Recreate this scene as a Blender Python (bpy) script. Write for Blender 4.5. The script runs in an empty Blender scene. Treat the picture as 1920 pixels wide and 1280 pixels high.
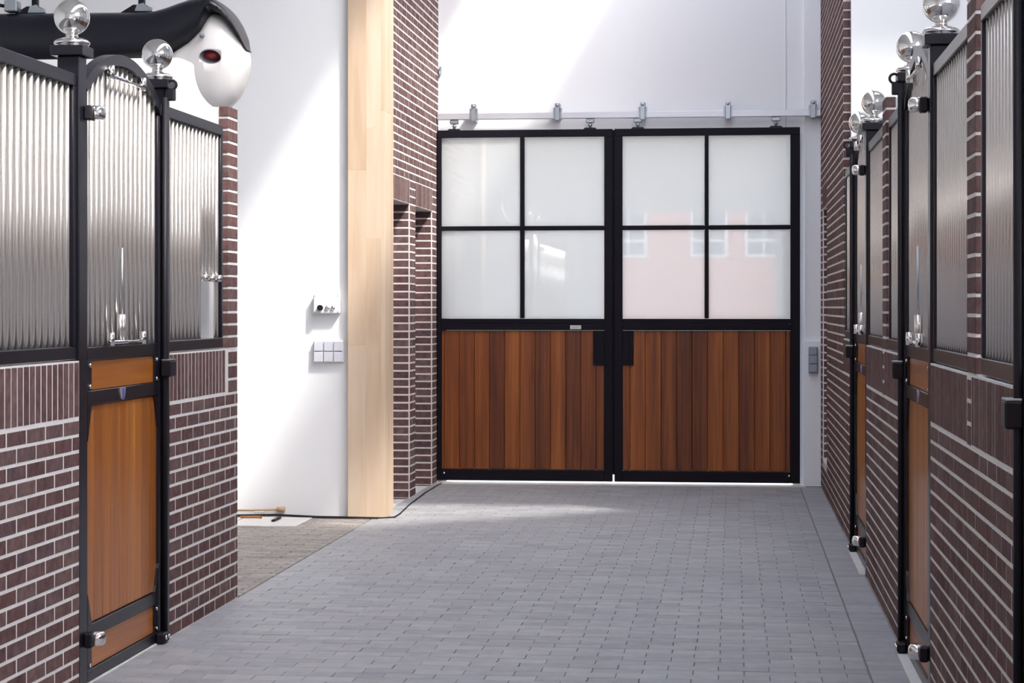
import bpy, bmesh, math, random
from mathutils import Vector, Matrix, Quaternion
random.seed(7)
SC = bpy.context.scene
COL = SC.collection

# ------------------------------------------------------------------ camera, sky, sun, exposure
cam = bpy.data.cameras.new('camera'); camo = bpy.data.objects.new('camera', cam); COL.objects.link(camo)
cam.sensor_width = 36.0; cam.lens = 36.0 * 3800 / 1920
cam.shift_y = -64 / 1920
cam.clip_start = 0.1; cam.clip_end = 200
camo.location = (0, 0, 1.5)
camo.rotation_euler = (math.pi / 2, 0, math.atan(415 / 3800))
SC.camera = camo

world = bpy.data.worlds.new('sky'); SC.world = world; world.use_nodes = True
wn = world.node_tree; bg = wn.nodes['Background']
sky = wn.nodes.new('ShaderNodeTexSky'); sky.sky_type = 'NISHITA'; sky.sun_disc = False
sky.sun_elevation = math.radians(52.2); sky.sun_rotation = math.radians(128.66)   # same place as the sun lamp
sky.dust_density = 2.0; sky.air_density = 1.0; sky.ozone_density = 1.0
hsv = wn.nodes.new('ShaderNodeHueSaturation'); hsv.inputs['Saturation'].default_value = 0.45
wn.links.new(sky.outputs['Color'], hsv.inputs['Color']); wn.links.new(hsv.outputs['Color'], bg.inputs['Color'])
bg.inputs['Strength'].default_value = 1.3

sun_d = bpy.data.lights.new('sun', 'SUN'); sun_d.energy = 4.4; sun_d.angle = math.radians(3.0)
sun_d.color = (1.0, 0.965, 0.90)
sun = bpy.data.objects.new('sun', sun_d); COL.objects.link(sun)
sun.rotation_euler = Vector((-1, 0.8, -1.65)).to_track_quat('-Z', 'Y').to_euler()
sun.location = (6, -4, 12)

vs = SC.view_settings
vs.view_transform = 'Standard'; vs.look = 'None'; vs.gamma = 1.0; vs.use_curve_mapping = False
vs.exposure = 0.22
SC.cycles.max_bounces = 10; SC.cycles.diffuse_bounces = 6; SC.cycles.glossy_bounces = 4
SC.cycles.use_denoising = True
SC.cycles.sample_clamp_indirect = 8

# ------------------------------------------------------------------ materials
def nt_new(name):
    m = bpy.data.materials.new(name); m.use_nodes = True
    return m, m.node_tree, m.node_tree.nodes['Principled BSDF']

def plain(name, col, rough=0.5, metal=0.0, spec=0.5, ior=1.5, coat=0.0, noise=0.0, nscale=6.0, bump=0.0, bscale=200.0):
    m, nt, p = nt_new(name)
    p.inputs['Base Color'].default_value = (*col, 1); p.inputs['Roughness'].default_value = rough
    p.inputs['Metallic'].default_value = metal; p.inputs['IOR'].default_value = ior
    p.inputs['Specular IOR Level'].default_value = spec
    p.inputs['Coat Weight'].default_value = coat; p.inputs['Coat Roughness'].default_value = 0.08
    tc = nt.nodes.new('ShaderNodeTexCoord')
    if noise:
        n = nt.nodes.new('ShaderNodeTexNoise'); n.inputs['Scale'].default_value = nscale; n.inputs['Detail'].default_value = 6
        nt.links.new(tc.outputs['Object'], n.inputs['Vector'])
        mx = nt.nodes.new('ShaderNodeMixRGB'); mx.inputs[1].default_value = (*[c * (1 - noise) for c in col], 1)
        mx.inputs[2].default_value = (*[min(1, c * (1 + noise)) for c in col], 1)
        nt.links.new(n.outputs['Fac'], mx.inputs[0]); nt.links.new(mx.outputs[0], p.inputs['Base Color'])
    if bump:
        n = nt.nodes.new('ShaderNodeTexNoise'); n.inputs['Scale'].default_value = bscale; n.inputs['Detail'].default_value = 3
        nt.links.new(tc.outputs['Object'], n.inputs['Vector'])
        b = nt.nodes.new('ShaderNodeBump'); b.inputs['Strength'].default_value = bump; b.inputs['Distance'].default_value = 0.002
        nt.links.new(n.outputs['Fac'], b.inputs['Height']); nt.links.new(b.outputs['Normal'], p.inputs['Normal'])
    return m

def rand_value(nt):
    """one random number per piece: per object and per mesh island"""
    oi = nt.nodes.new('ShaderNodeObjectInfo'); g = nt.nodes.new('ShaderNodeNewGeometry')
    a = nt.nodes.new('ShaderNodeMath'); a.operation = 'ADD'
    nt.links.new(oi.outputs['Random'], a.inputs[0]); nt.links.new(g.outputs['Random Per Island'], a.inputs[1])
    f = nt.nodes.new('ShaderNodeMath'); f.operation = 'FRACT'; nt.links.new(a.outputs[0], f.inputs[0])
    return f.outputs[0]

def varied(name, stops, rough=0.7, speck=0.25, nscale=25.0, bump=0.4, bscale=120.0, spec=0.5):
    m, nt, p = nt_new(name)
    r = rand_value(nt)
    cr = nt.nodes.new('ShaderNodeValToRGB'); e = cr.color_ramp.elements
    while len(e) < len(stops): e.new(0.5)
    for i, c in enumerate(stops):
        e[i].position = i / (len(stops) - 1); e[i].color = (*c, 1)
    nt.links.new(r, cr.inputs['Fac'])
    tc = nt.nodes.new('ShaderNodeTexCoord')
    sc = nt.nodes.new('ShaderNodeMath'); sc.operation = 'MULTIPLY'; sc.inputs[1].default_value = 17.0; nt.links.new(r, sc.inputs[0])
    ad = nt.nodes.new('ShaderNodeVectorMath'); ad.operation = 'ADD'
    nt.links.new(tc.outputs['Object'], ad.inputs[0]); nt.links.new(sc.outputs[0], ad.inputs[1])
    n = nt.nodes.new('ShaderNodeTexNoise'); n.inputs['Scale'].default_value = nscale; n.inputs['Detail'].default_value = 5
    nt.links.new(ad.outputs[0], n.inputs['Vector'])
    mr = nt.nodes.new('ShaderNodeMapRange'); mr.inputs['From Min'].default_value = 0.3; mr.inputs['From Max'].default_value = 0.7
    mr.inputs['To Min'].default_value = 1 - speck; mr.inputs['To Max'].default_value = 1 + speck
    nt.links.new(n.outputs['Fac'], mr.inputs['Value'])
    mu = nt.nodes.new('ShaderNodeVectorMath'); mu.operation = 'SCALE'
    nt.links.new(cr.outputs['Color'], mu.inputs[0]); nt.links.new(mr.outputs[0], mu.inputs['Scale'])
    nt.links.new(mu.outputs[0], p.inputs['Base Color'])
    p.inputs['Roughness'].default_value = rough; p.inputs['Specular IOR Level'].default_value = spec
    n2 = nt.nodes.new('ShaderNodeTexNoise'); n2.inputs['Scale'].default_value = bscale; n2.inputs['Detail'].default_value = 4
    nt.links.new(ad.outputs[0], n2.inputs['Vector'])
    b = nt.nodes.new('ShaderNodeBump'); b.inputs['Strength'].default_value = bump; b.inputs['Distance'].default_value = 0.003
    nt.links.new(n2.outputs['Fac'], b.inputs['Height']); nt.links.new(b.outputs['Normal'], p.inputs['Normal'])
    return m

def wood(name, stops, axis='Z', rough=0.35, coat=0.25, fine=55.0, per_piece=0.5, knots=False):
    m, nt, p = nt_new(name)
    tc = nt.nodes.new('ShaderNodeTexCoord'); r = rand_value(nt)
    sc = nt.nodes.new('ShaderNodeMath'); sc.operation = 'MULTIPLY'; sc.inputs[1].default_value = 31.0; nt.links.new(r, sc.inputs[0])
    ad = nt.nodes.new('ShaderNodeVectorMath'); ad.operation = 'ADD'
    nt.links.new(tc.outputs['Object'], ad.inputs[0]); nt.links.new(sc.outputs[0], ad.inputs[1])
    mp = nt.nodes.new('ShaderNodeMapping')
    s = {'Z': (fine, fine, 1.6), 'Y': (fine, 1.6, fine), 'X': (1.6, fine, fine)}[axis]
    mp.inputs['Scale'].default_value = s; nt.links.new(ad.outputs[0], mp.inputs['Vector'])
    n = nt.nodes.new('ShaderNodeTexNoise'); n.inputs['Scale'].default_value = 1.0; n.inputs['Detail'].default_value = 5; n.inputs['Distortion'].default_value = 0.6
    nt.links.new(mp.outputs[0], n.inputs['Vector'])
    n2 = nt.nodes.new('ShaderNodeTexNoise'); n2.inputs['Scale'].default_value = 0.22; n2.inputs['Detail'].default_value = 2
    nt.links.new(mp.outputs[0], n2.inputs['Vector'])
    a = nt.nodes.new('ShaderNodeMath'); a.operation = 'MULTIPLY_ADD'; a.inputs[1].default_value = 0.80
    nt.links.new(n.outputs['Fac'], a.inputs[0])
    b0 = nt.nodes.new('ShaderNodeMath'); b0.operation = 'MULTIPLY_ADD'; b0.inputs[1].default_value = 0.90
    b0.inputs[2].default_value = -0.35 - per_piece / 2
    nt.links.new(n2.outputs['Fac'], b0.inputs[0]); nt.links.new(b0.outputs[0], a.inputs[2])
    c = nt.nodes.new('ShaderNodeMath'); c.operation = 'MULTIPLY_ADD'; c.inputs[1].default_value = per_piece
    nt.links.new(r, c.inputs[0]); nt.links.new(a.outputs[0], c.inputs[2])
    cr = nt.nodes.new('ShaderNodeValToRGB'); e = cr.color_ramp.elements
    while len(e) < len(stops): e.new(0.5)
    for i, cc in enumerate(stops):
        e[i].position = i / (len(stops) - 1); e[i].color = (*cc, 1)
    nt.links.new(c.outputs[0], cr.inputs['Fac'])
    nt.links.new(cr.outputs['Color'], p.inputs['Base Color'])
    p.inputs['Roughness'].default_value = rough; p.inputs['Coat Weight'].default_value = coat; p.inputs['Coat Roughness'].default_value = 0.2
    bu = nt.nodes.new('ShaderNodeBump'); bu.inputs['Strength'].default_value = 0.12; bu.inputs['Distance'].default_value = 0.001
    nt.links.new(n.outputs['Fac'], bu.inputs['Height']); nt.links.new(bu.outputs['Normal'], p.inputs['Normal'])
    return m

M = {}
M['brick'] = varied('brick_clay', [(0.105, 0.056, 0.056), (0.135, 0.078, 0.074), (0.120, 0.063, 0.061), (0.160, 0.100, 0.092), (0.112, 0.068, 0.072)], rough=0.85, speck=0.28, spec=0.12)
M['mortar'] = plain('mortar', (0.68, 0.65, 0.63), 0.9, noise=0.15, nscale=40, bump=0.5, bscale=150)
M['white'] = plain('white_plaster', (0.81, 0.81, 0.82), 0.75, noise=0.015, nscale=2, bump=0.05, bscale=90)
M['panel_white'] = plain('white_panel', (0.82, 0.82, 0.84), 0.5)
M['black'] = plain('black_paint', (0.010, 0.009, 0.014), 0.28, spec=0.36)
M['black_door'] = plain('black_powder_coat', (0.009, 0.008, 0.013), 0.4, spec=0.12)
M['black_matt'] = plain('black_matt', (0.009, 0.008, 0.012), 0.5, spec=0.25)
M['dark_shell'] = plain('dark_shell', (0.005, 0.006, 0.012), 0.30)
M['steel'] = plain('brushed_steel', (0.76, 0.70, 0.65), 0.27, metal=0.82)
M['chrome'] = plain('polished_chrome', (0.86, 0.84, 0.82), 0.045, metal=1.0)
M['galv'] = plain('galvanised_steel', (0.46, 0.50, 0.54), 0.32, metal=0.9, noise=0.08, nscale=60)
M['alu'] = plain('aluminium_rail', (0.66, 0.66, 0.70), 0.38, metal=0.8)
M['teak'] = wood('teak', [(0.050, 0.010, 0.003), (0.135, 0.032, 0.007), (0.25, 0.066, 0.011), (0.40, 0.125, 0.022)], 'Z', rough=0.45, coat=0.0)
M['teak_lit'] = wood('teak_sunlit_tone', [(0.16, 0.042, 0.006), (0.29, 0.085, 0.010), (0.40, 0.130, 0.016), (0.56, 0.225, 0.035)], 'Z', per_piece=0.5)  # teak again, brighter; the sunlit look is put into the colour
M['teak_y'] = wood('teak_sunlit_crosswise', [(0.18, 0.050, 0.007), (0.31, 0.092, 0.011), (0.42, 0.140, 0.018), (0.58, 0.25, 0.04)], 'Y', per_piece=0.2, fine=40)  # crosswise grain with the same sunlit brightness in its colour
M['pine'] = wood('pine', [(0.46, 0.31, 0.19), (0.58, 0.43, 0.30), (0.65, 0.51, 0.38), (0.70, 0.58, 0.46)], 'Z', rough=0.6, coat=0.0, fine=14, per_piece=0.22)
M['paver'] = varied('grey_paver', [(0.250, 0.250, 0.270), (0.310, 0.308, 0.325), (0.280, 0.285, 0.310), (0.345, 0.340, 0.350), (0.265, 0.262, 0.275)], rough=0.55, speck=0.10, nscale=14, bump=0.3)
M['joint'] = plain('paver_joint', (0.19, 0.19, 0.20), 0.9, noise=0.2, nscale=30)
M['clay_paver'] = varied('brown_clay_paver', [(0.21, 0.185, 0.175), (0.29, 0.26, 0.245), (0.25, 0.215, 0.20), (0.34, 0.31, 0.295)], rough=0.7, speck=0.2)
def milky_glass():
    m, nt, p = nt_new('milky_glass')
    p.inputs['Base Color'].default_value = (0.42, 0.43, 0.43, 1); p.inputs['Roughness'].default_value = 0.02; p.inputs['IOR'].default_value = 2.5
    tr = nt.nodes.new('ShaderNodeBsdfTranslucent'); tr.inputs['Color'].default_value = (0.92, 0.90, 0.87, 1)
    mx = nt.nodes.new('ShaderNodeMixShader'); mx.inputs[0].default_value = 0.37
    out = nt.nodes['Material Output']
    nt.links.new(p.outputs[0], mx.inputs[1]); nt.links.new(tr.outputs[0], mx.inputs[2]); nt.links.new(mx.outputs[0], out.inputs['Surface'])
    return m
M['glass'] = milky_glass()
M['cream'] = plain('threshold_light_tone', (0.66, 0.60, 0.52), 0.6, noise=0.1, nscale=20)  # pale tone carries the light leaking under the sliding doors
M['slab'] = plain('pale_concrete', (0.58, 0.57, 0.55), 0.8, noise=0.12, nscale=15, bump=0.2)
M['grey_plastic'] = plain('pale_grey_plastic', (0.60, 0.60, 0.66), 0.4)
M['box_plastic'] = plain('white_plastic', (0.76, 0.76, 0.76), 0.45)
M['shaded_grey'] = plain('shaded_grey_plastic', (0.27, 0.30, 0.36), 0.45)  # bluish shade is put into the plastic's colour
M['shell_white'] = plain('white_shell', (0.74, 0.71, 0.69), 0.4, coat=0.2)
M['red'] = plain('red_lens', (0.33, 0.008, 0.012), 0.08, coat=1.0)
M['grey_cup'] = plain('grey_cup', (0.22, 0.21, 0.25), 0.4)
M['orange'] = plain('orange_cable', (0.36, 0.13, 0.03), 0.5)
M['stick'] = plain('pale_wood_stick', (0.50, 0.33, 0.20), 0.6)
M['badge_blue'] = plain('badge_blue', (0.10, 0.10, 0.32), 0.3)
M['badge_silver'] = plain('badge_silver', (0.55, 0.55, 0.58), 0.3, metal=0.6)
M['plate'] = plain('maker_plate', (0.62, 0.61, 0.57), 0.35)
M['print'] = plain('plate_print', (0.35, 0.35, 0.34), 0.5)
M['house_red'] = varied('red_house_brick', [(0.46, 0.16, 0.12), (0.52, 0.19, 0.14)], rough=0.8)
M['asphalt'] = plain('outdoor_paving', (0.30, 0.30, 0.30), 0.9, noise=0.2, nscale=2)
M['ceil'] = plain('white_ceiling', (0.80, 0.80, 0.80), 0.9)
M['roof_tile'] = plain('dark_roof_tile', (0.10, 0.08, 0.08), 0.8)
M['window_glass'] = plain('window_glass', (0.05, 0.06, 0.08), 0.05)

# ------------------------------------------------------------------ object helpers
WPOS = {}
def tag(o, label=None, cat=None, group=None, kind=None):
    if label: o['label'] = label
    if cat: o['category'] = cat
    if group: o['group'] = group
    if kind: o['kind'] = kind
    return o

def link(name, me, mat, parent=None, loc=(0, 0, 0), quat=None):
    o = bpy.data.objects.new(name, me); COL.objects.link(o)
    if me is not None and mat is not None:
        if len(me.materials) == 0: me.materials.append(mat)
        if me.materials[0] != mat:
            o.material_slots[0].link = 'OBJECT'; o.material_slots[0].material = mat
    loc = Vector(loc); WPOS[o.name] = loc
    if parent is not None:
        o.parent = parent; o.location = loc - WPOS[parent.name]
    else:
        o.location = loc
    if quat is not None:
        o.rotation_mode = 'QUATERNION'; o.rotation_quaternion = quat
    return o

def thing(name, label, cat, loc, group=None):
    return tag(link(name, None, None, None, loc), label, cat, group)

def bm_mesh(bm, name='mesh', smooth=False):
    me = bpy.data.meshes.new(name); bm.to_mesh(me); bm.free()
    if smooth:
        me.polygons.foreach_set('use_smooth', [True] * len(me.polygons))
    return me

CACHE = {}
def box_mesh(dx, dy, dz, bev=0.0, var=0):
    k = ('box', round(dx, 4), round(dy, 4), round(dz, 4), round(bev, 4), var)
    if k not in CACHE:
        bm = bmesh.new(); bmesh.ops.create_cube(bm, size=1.0)
        bmesh.ops.scale(bm, vec=(dx, dy, dz), verts=bm.verts)
        if bev:
            bmesh.ops.bevel(bm, geom=list(bm.edges), offset=bev, segments=1, affect='EDGES', profile=0.5)
        CACHE[k] = bm_mesh(bm, 'box')
    return CACHE[k]

def box(name, x0, x1, y0, y1, z0, z1, mat, parent=None, bev=0.0):
    x0, x1 = min(x0, x1), max(x0, x1)
    return link(name, box_mesh(x1 - x0, y1 - y0, z1 - z0, bev), M[mat], parent, ((x0 + x1) / 2, (y0 + y1) / 2, (z0 + z1) / 2))

def cyl(name, p0, p1, r, mat, parent=None, seg=14, r2=None):
    p0, p1 = Vector(p0), Vector(p1); d = p1 - p0
    r2 = r if r2 is None else r2
    k = ('cyl', round(d.length, 4), round(r, 5), round(r2, 5), seg)
    if k not in CACHE:
        bm = bmesh.new()
        bmesh.ops.create_cone(bm, cap_ends=True, segments=seg, radius1=r, radius2=r2, depth=d.length)
        me = bm_mesh(bm, 'cylinder')
        me.polygons.foreach_set('use_smooth', [len(p.vertices) == 4 for p in me.polygons])
        CACHE[k] = me
    q = Vector((0, 0, 1)).rotation_difference(d.normalized())
    return link(name, CACHE[k], M[mat], parent, (p0 + p1) / 2, q)

def lathe(name, prof, c, mat, parent=None, seg=40, axis=(0, 0, 1), ring=False):
    k = ('lathe', tuple(prof), seg, ring)
    if k not in CACHE:
        bm = bmesh.new(); rings = []
        for r, z in prof:
            if r < 1e-6: rings.append([bm.verts.new((0, 0, z))])
            else: rings.append([bm.verts.new((r * math.cos(2 * math.pi * i / seg), r * math.sin(2 * math.pi * i / seg), z)) for i in range(seg)])
        for a, b in zip(rings, rings[1:] + (rings[:1] if ring else [])):
            if ring and b is a: continue
            for i in range(seg):
                j = (i + 1) % seg
                if len(a) == 1 and len(b) == 1: continue
                if len(a) == 1: bm.faces.new((a[0], b[j], b[i]))
                elif len(b) == 1: bm.faces.new((a[i], a[j], b[0]))
                else: bm.faces.new((a[i], a[j], b[j], b[i]))
        if len(rings[0]) > 1 and not ring: bm.faces.new(list(reversed(rings[0])))
        if len(rings[-1]) > 1 and not ring: bm.faces.new(rings[-1])
        bmesh.ops.recalc_face_normals(bm, faces=bm.faces)
        CACHE[k] = bm_mesh(bm, 'lathe', True)
    q = Vector((0, 0, 1)).rotation_difference(Vector(axis).normalized())
    return link(name, CACHE[k], M[mat], parent, c, q)

def sweep(name, pts, r, mat, parent=None, seg=10):
    pts = [Vector(p) for p in pts]; bm = bmesh.new(); rings = []
    org = pts[0].copy()
    for i, p in enumerate(pts):
        t = (pts[min(i + 1, len(pts) - 1)] - pts[max(i - 1, 0)]).normalized()
        up = Vector((0, 0, 1)) if abs(t.z) < 0.95 else Vector((1, 0, 0))
        a = t.cross(up).normalized(); b = a.cross(t).normalized()
        rings.append([bm.verts.new(p - org + r * (a * math.cos(2 * math.pi * k / seg) + b * math.sin(2 * math.pi * k / seg))) for k in range(seg)])
    for A, B in zip(rings, rings[1:]):
        for k in range(seg):
            bm.faces.new((A[k], A[(k + 1) % seg], B[(k + 1) % seg], B[k]))
    bm.faces.new(rings[0]); bm.faces.new(rings[-1])
    bmesh.ops.recalc_face_normals(bm, faces=bm.faces)
    return link(name, bm_mesh(bm, name, True), M[mat], parent, org)

def torus(name, c, R, r, axis, mat, parent, seg=24):
    bm = bmesh.new(); k = 8; rings = []
    for i in range(seg):
        a = 2 * math.pi * i / seg
        rings.append([bm.verts.new(((R + r * math.cos(2 * math.pi * j / k)) * math.cos(a), (R + r * math.cos(2 * math.pi * j / k)) * math.sin(a), r * math.sin(2 * math.pi * j / k))) for j in range(k)])
    for i in range(seg):
        A, B = rings[i], rings[(i + 1) % seg]
        for j in range(k): bm.faces.new((A[j], B[j], B[(j + 1) % k], A[(j + 1) % k]))
    bmesh.ops.recalc_face_normals(bm, faces=bm.faces)
    return link(name, bm_mesh(bm, name, True), M[mat], parent, c, Vector((0, 0, 1)).rotation_difference(Vector(axis).normalized()))

def prism(name, poly, axis, a0, a1, mat, parent=None, smooth=False):
    """poly in the plane normal to axis: axis 'x' -> (y,z), 'y' -> (x,z), 'z' -> (x,y)"""
    def P(u, w, a): return {'x': (a, u, w), 'y': (u, a, w), 'z': (u, w, a)}[axis]
    cu = sum(p[0] for p in poly) / len(poly); cw = sum(p[1] for p in poly) / len(poly)
    org = Vector(P(cu, cw, (a0 + a1) / 2)); bm = bmesh.new()
    A = [bm.verts.new(Vector(P(u, w, a0)) - org) for u, w in poly]
    B = [bm.verts.new(Vector(P(u, w, a1)) - org) for u, w in poly]
    n = len(poly)
    for i in range(n): bm.faces.new((A[i], A[(i + 1) % n], B[(i + 1) % n], B[i]))
    bm.faces.new(A); bm.faces.new(B)
    bmesh.ops.recalc_face_normals(bm, faces=bm.faces)
    return link(name, bm_mesh(bm, name, smooth), M[mat], parent, org)

def pieces(parent, items, mat, name='brick', most=300, rank=None, stuff_name='brickwork', bev=0.0018):
    """items: (cx,cy,cz,dx,dy,dz). The first `most` by rank are parts, the rest one joined part of kind stuff."""
    if rank: items = sorted(items, key=rank)
    for (cx, cy, cz, dx, dy, dz) in items[:most]:
        o = link(name, box_mesh(round(dx, 3), round(dy, 3), round(dz, 3), bev), M[mat], parent, (cx, cy, cz))
    rest = items[most:]
    if rest:
        vs_, fs = [], []
        org = WPOS[parent.name]
        for (cx, cy, cz, dx, dy, dz) in rest:
            src = box_mesh(round(dx, 3), round(dy, 3), round(dz, 3), bev); b = len(vs_)
            vs_ += [(v.co.x + cx - org.x, v.co.y + cy - org.y, v.co.z + cz - org.z) for v in src.vertices]
            fs += [tuple(b + i for i in p.vertices) for p in src.polygons]
        me = bpy.data.meshes.new(stuff_name); me.from_pydata(vs_, [], fs)
        o = link(stuff_name, me, M[mat], parent, org); o['kind'] = 'stuff'

def courses(a0, a1, z0, z1, bond='half', L=0.204, joint=0.013, h=0.0505, pitch=0.0625, skip=(), rnd=None, k0=0):
    """bricks of a wall face as (a_start, a_end, z_start, z_end); skip = rectangles (a0,a1,z0,z1) left free"""
    rnd = rnd or random
    out = []; n = int((z1 - z0) / pitch + 1e-6)
    for k in range(n):
        z = z0 + k * pitch + 0.006
        spans = [(a0, a1)]
        for (s0, s1, t0, t1) in skip:
            if z + h > t0 + 0.002 and z < t1 - 0.002:
                ns = []
                for (p, q) in spans:
                    if s1 <= p or s0 >= q: ns.append((p, q)); continue
                    if s0 > p: ns.append((p, s0))
                    if s1 < q: ns.append((s1, q))
                spans = ns
        for (p, q) in spans:
            if q - p < 0.03: continue
            if bond == 'half':
                a = a0 + (-(L / 2) if (k + k0) % 2 else 0.0)
                while a < q:
                    s, e = max(a, p), min(a + L - joint, q)
                    if e - s > 0.018: out.append((s, e, z, z + h))
                    a += L
            else:
                a = p - rnd.choice((0, 0.05, 0.11, 0.16))
                while a < q:
                    l = rnd.choice((0.22, 0.22, 0.11, 0.22, 0.11))
                    if q - (a + l) < 0.06: l = q - a + joint
                    s, e = max(a, p), min(a + l - joint, q)
                    if e - s > 0.018: out.append((s, e, z, z + h))
                    a += l
    return out

def soldiers(a0, a1, z0, z1, pitch=0.0625, joint=0.010, skip=()):
    n = max(1, round((a1 - a0) / pitch)); p = (a1 - a0) / n; out = []
    for i in range(n):
        s, e = a0 + i * p + joint / 2, a0 + (i + 1) * p - joint / 2
        if any(e > u0 and s < u1 for u0, u1 in skip): continue
        out.append((s, e, z0, z1))
    return out

def on_x(faces, X, out, proud=0.006, depth=0.05, jit=0.0006):
    """bricks on a face normal to x; out=+1/-1 is the outward direction; X is the visible brick face"""
    r = []
    for (a, b, z0, z1) in faces:
        j = random.uniform(-jit, jit)
        r.append((X - out * (depth / 2 + j), (a + b) / 2, (z0 + z1) / 2, depth, b - a, z1 - z0))
    return r

def on_y(faces, Y, out, depth=0.05, jit=0.0006):
    r = []
    for (a, b, z0, z1) in faces:
        j = random.uniform(-jit, jit)
        r.append(((a + b) / 2, Y - out * (depth / 2 + j), (z0 + z1) / 2, b - a, depth, z1 - z0))
    return r

# ------------------------------------------------------------------ the room
XL, XR = -2.544, 0.7345          # stall fronts on the two sides of the aisle
def struct(o, label): return tag(o, label, None, None, 'structure')

fl = struct(box('floor', -2.548, 0.80, -3.0, 17.32, -0.12, -0.008, 'joint'), 'grey paved aisle floor of small rectangular pavers')
rows = []
y = 6.6; k = 0
while y < 17.12:
    x = -2.548 - (0.105 if k % 2 else 0.0) - random.uniform(0, 0.012)
    while x < 0.552:
        s, e = max(x, -2.546), min(x + 0.2055, 0.552)
        if e - s > 0.03:
            rows.append(((s + e) / 2, y + 0.05, -0.02 + random.uniform(-0.0012, 0.0012), e - s, 0.0985, 0.04))
        x += 0.208
    y += 0.1005; k += 1
y = 6.6
while y < 17.12:
    rows.append((0.645, y + 0.05, -0.02 + random.uniform(-0.001, 0.001), 0.172, 0.0985, 0.04)); y += 0.1005
pieces(fl, rows, 'paver', 'paver', 300, rank=lambda t: (t[1] < 7.95, t[1]), stuff_name='paving', bev=0.002)

fb = struct(box('floor_bay', -8.0, -2.552, -3.0, 14.4, -0.12, -0.010, 'joint'), 'brown clay paved floor of the bay beside the aisle')
bay = []
y = 10.3; k = 0
while y < 14.3:
    x = -4.7 - (0.105 if k % 2 else 0)
    while x < -2.56:
        e = min(x + 0.205, -2.56)
        if e - x > 0.03:
            bay.append(((x + e) / 2, y + 0.033, -0.022 + random.uniform(-0.0015, 0.0015), e - x, 0.060, 0.04))
        x += 0.21
    y += 0.066; k += 1
pieces(fb, bay, 'clay_paver', 'paver', 0, stuff_name='clay_paving', bev=0.003)
struct(box('floor_stalls', 0.80, 6.0, -3.0, 13.8, -0.12, -0.01, 'slab'), 'pale concrete floor inside the right-hand stalls')
struct(box('floor_pier_left', -3.1, -2.549, 14.41, 17.5, -0.12, -0.008, 'slab'), 'pale strip of floor inside the niches of the left brick pier')
struct(box('floor_pier_right', 0.801, 1.3, 13.81, 17.5, -0.12, -0.008, 'slab'), 'pale strip of floor under the right brick pier')
struct(box('ground', -30, 30, -40, -3.0, -0.2, -0.03, 'asphalt'), 'outdoor paving beyond the open end of the stable')

struct(prism('wall_back', [(-8.0, 0), (-2.46, 0), (-2.46, 2.97), (0.50, 2.97), (0.50, 0), (6.0, 0), (6.0, 6.5), (-8.0, 6.5)], 'y', 17.32, 17.5, 'panel_white'), 'white panelled wall behind the sliding doors')
struct(box('ground_yard', -30, 30, 17.5, 50, -0.2, -0.03, 'slab'), 'pale yard paving beyond the sliding doors')
struct(box('wall_left', -8.0, -2.742, 14.33, 14.6, 0, 6.5, 'white'), 'white plastered wall beside the timber post')
struct(box('wall_right', 0.785, 6.0, 13.74, 14.0, 0, 6.5, 'white'), 'white plastered wall above the right-hand stalls')
struct(box('wall_outer_left', -8.2, -8.0, -3.0, 17.5, 0, 6.5, 'white'), 'white outer wall behind the left-hand stall')
ring = [(-3.0, 0), (17.5, 0), (17.5, 6.5), (4.0, 6.5), (4.0, 3.4), (-2.6, 3.4), (-2.6, 6.5), (-3.0, 6.5)]
struct(prism('wall_outer_right', ring, 'x', 6.0, 6.2, 'white'), 'white outer wall behind the right-hand stalls, with an added high opening for light')  # unseen opening, added to brighten the left stall front

fw = struct(prism('wall_front', [(-8.0, 0), (-2.4, 0), (-2.4, 3.25), (0.75, 3.25), (0.75, 0), (6.0, 0), (6.0, 6.5), (-8.0, 6.5)], 'y', -3.2, -3.0, 'white'), 'white end wall with the open entrance behind the camera')

# ceiling with a ridge rooflight and an added opening shaped for the sun patch
bm = bmesh.new()
def cbox(x0, x1, y0, y1):
    z0, z1 = 6.5, 6.58
    v = [bm.verts.new(p) for p in ((x0, y0, z0), (x1, y0, z0), (x1, y1, z0), (x0, y1, z0), (x0, y0, z1), (x1, y0, z1), (x1, y1, z1), (x0, y1, z1))]
    for f in ((0, 3, 2, 1), (4, 5, 6, 7), (0, 1, 5, 4), (1, 2, 6, 5), (2, 3, 7, 6), (3, 0, 4, 7)): bm.faces.new([v[i] for i in f])
RY0, RY1 = 0.0, 16.7
cbox(-8, -0.85, -3, 17.5)
cbox(-0.85, 0.40, -3, RY0); cbox(-0.85, 0.40, RY1, 17.5)
cbox(0.40, 1.15, -3, 17.5); cbox(3.75, 6.0, -3, 17.5)
cbox(1.15, 3.75, -3, 10.3); cbox(1.15, 3.75, 12.12, 17.5)
tri = [(1.15, 10.3), (3.75, 10.3), (3.75, 12.12), (3.6, 12.12)]  # tapers the unseen opening so the floor sun patch narrows
A = [bm.verts.new((p[0], p[1], 6.5)) for p in tri]; B = [bm.verts.new((p[0], p[1], 6.58)) for p in tri]
bm.faces.new(A); bm.faces.new(B)
for i in range(4): bm.faces.new((A[i], A[(i + 1) % 4], B[(i + 1) % 4], B[i]))
bmesh.ops.recalc_face_normals(bm, faces=bm.faces)
struct(link('ceiling', bm_mesh(bm, 'ceiling'), M['ceil']), 'white ceiling with a ridge rooflight and an added opening for the sun patch')

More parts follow.
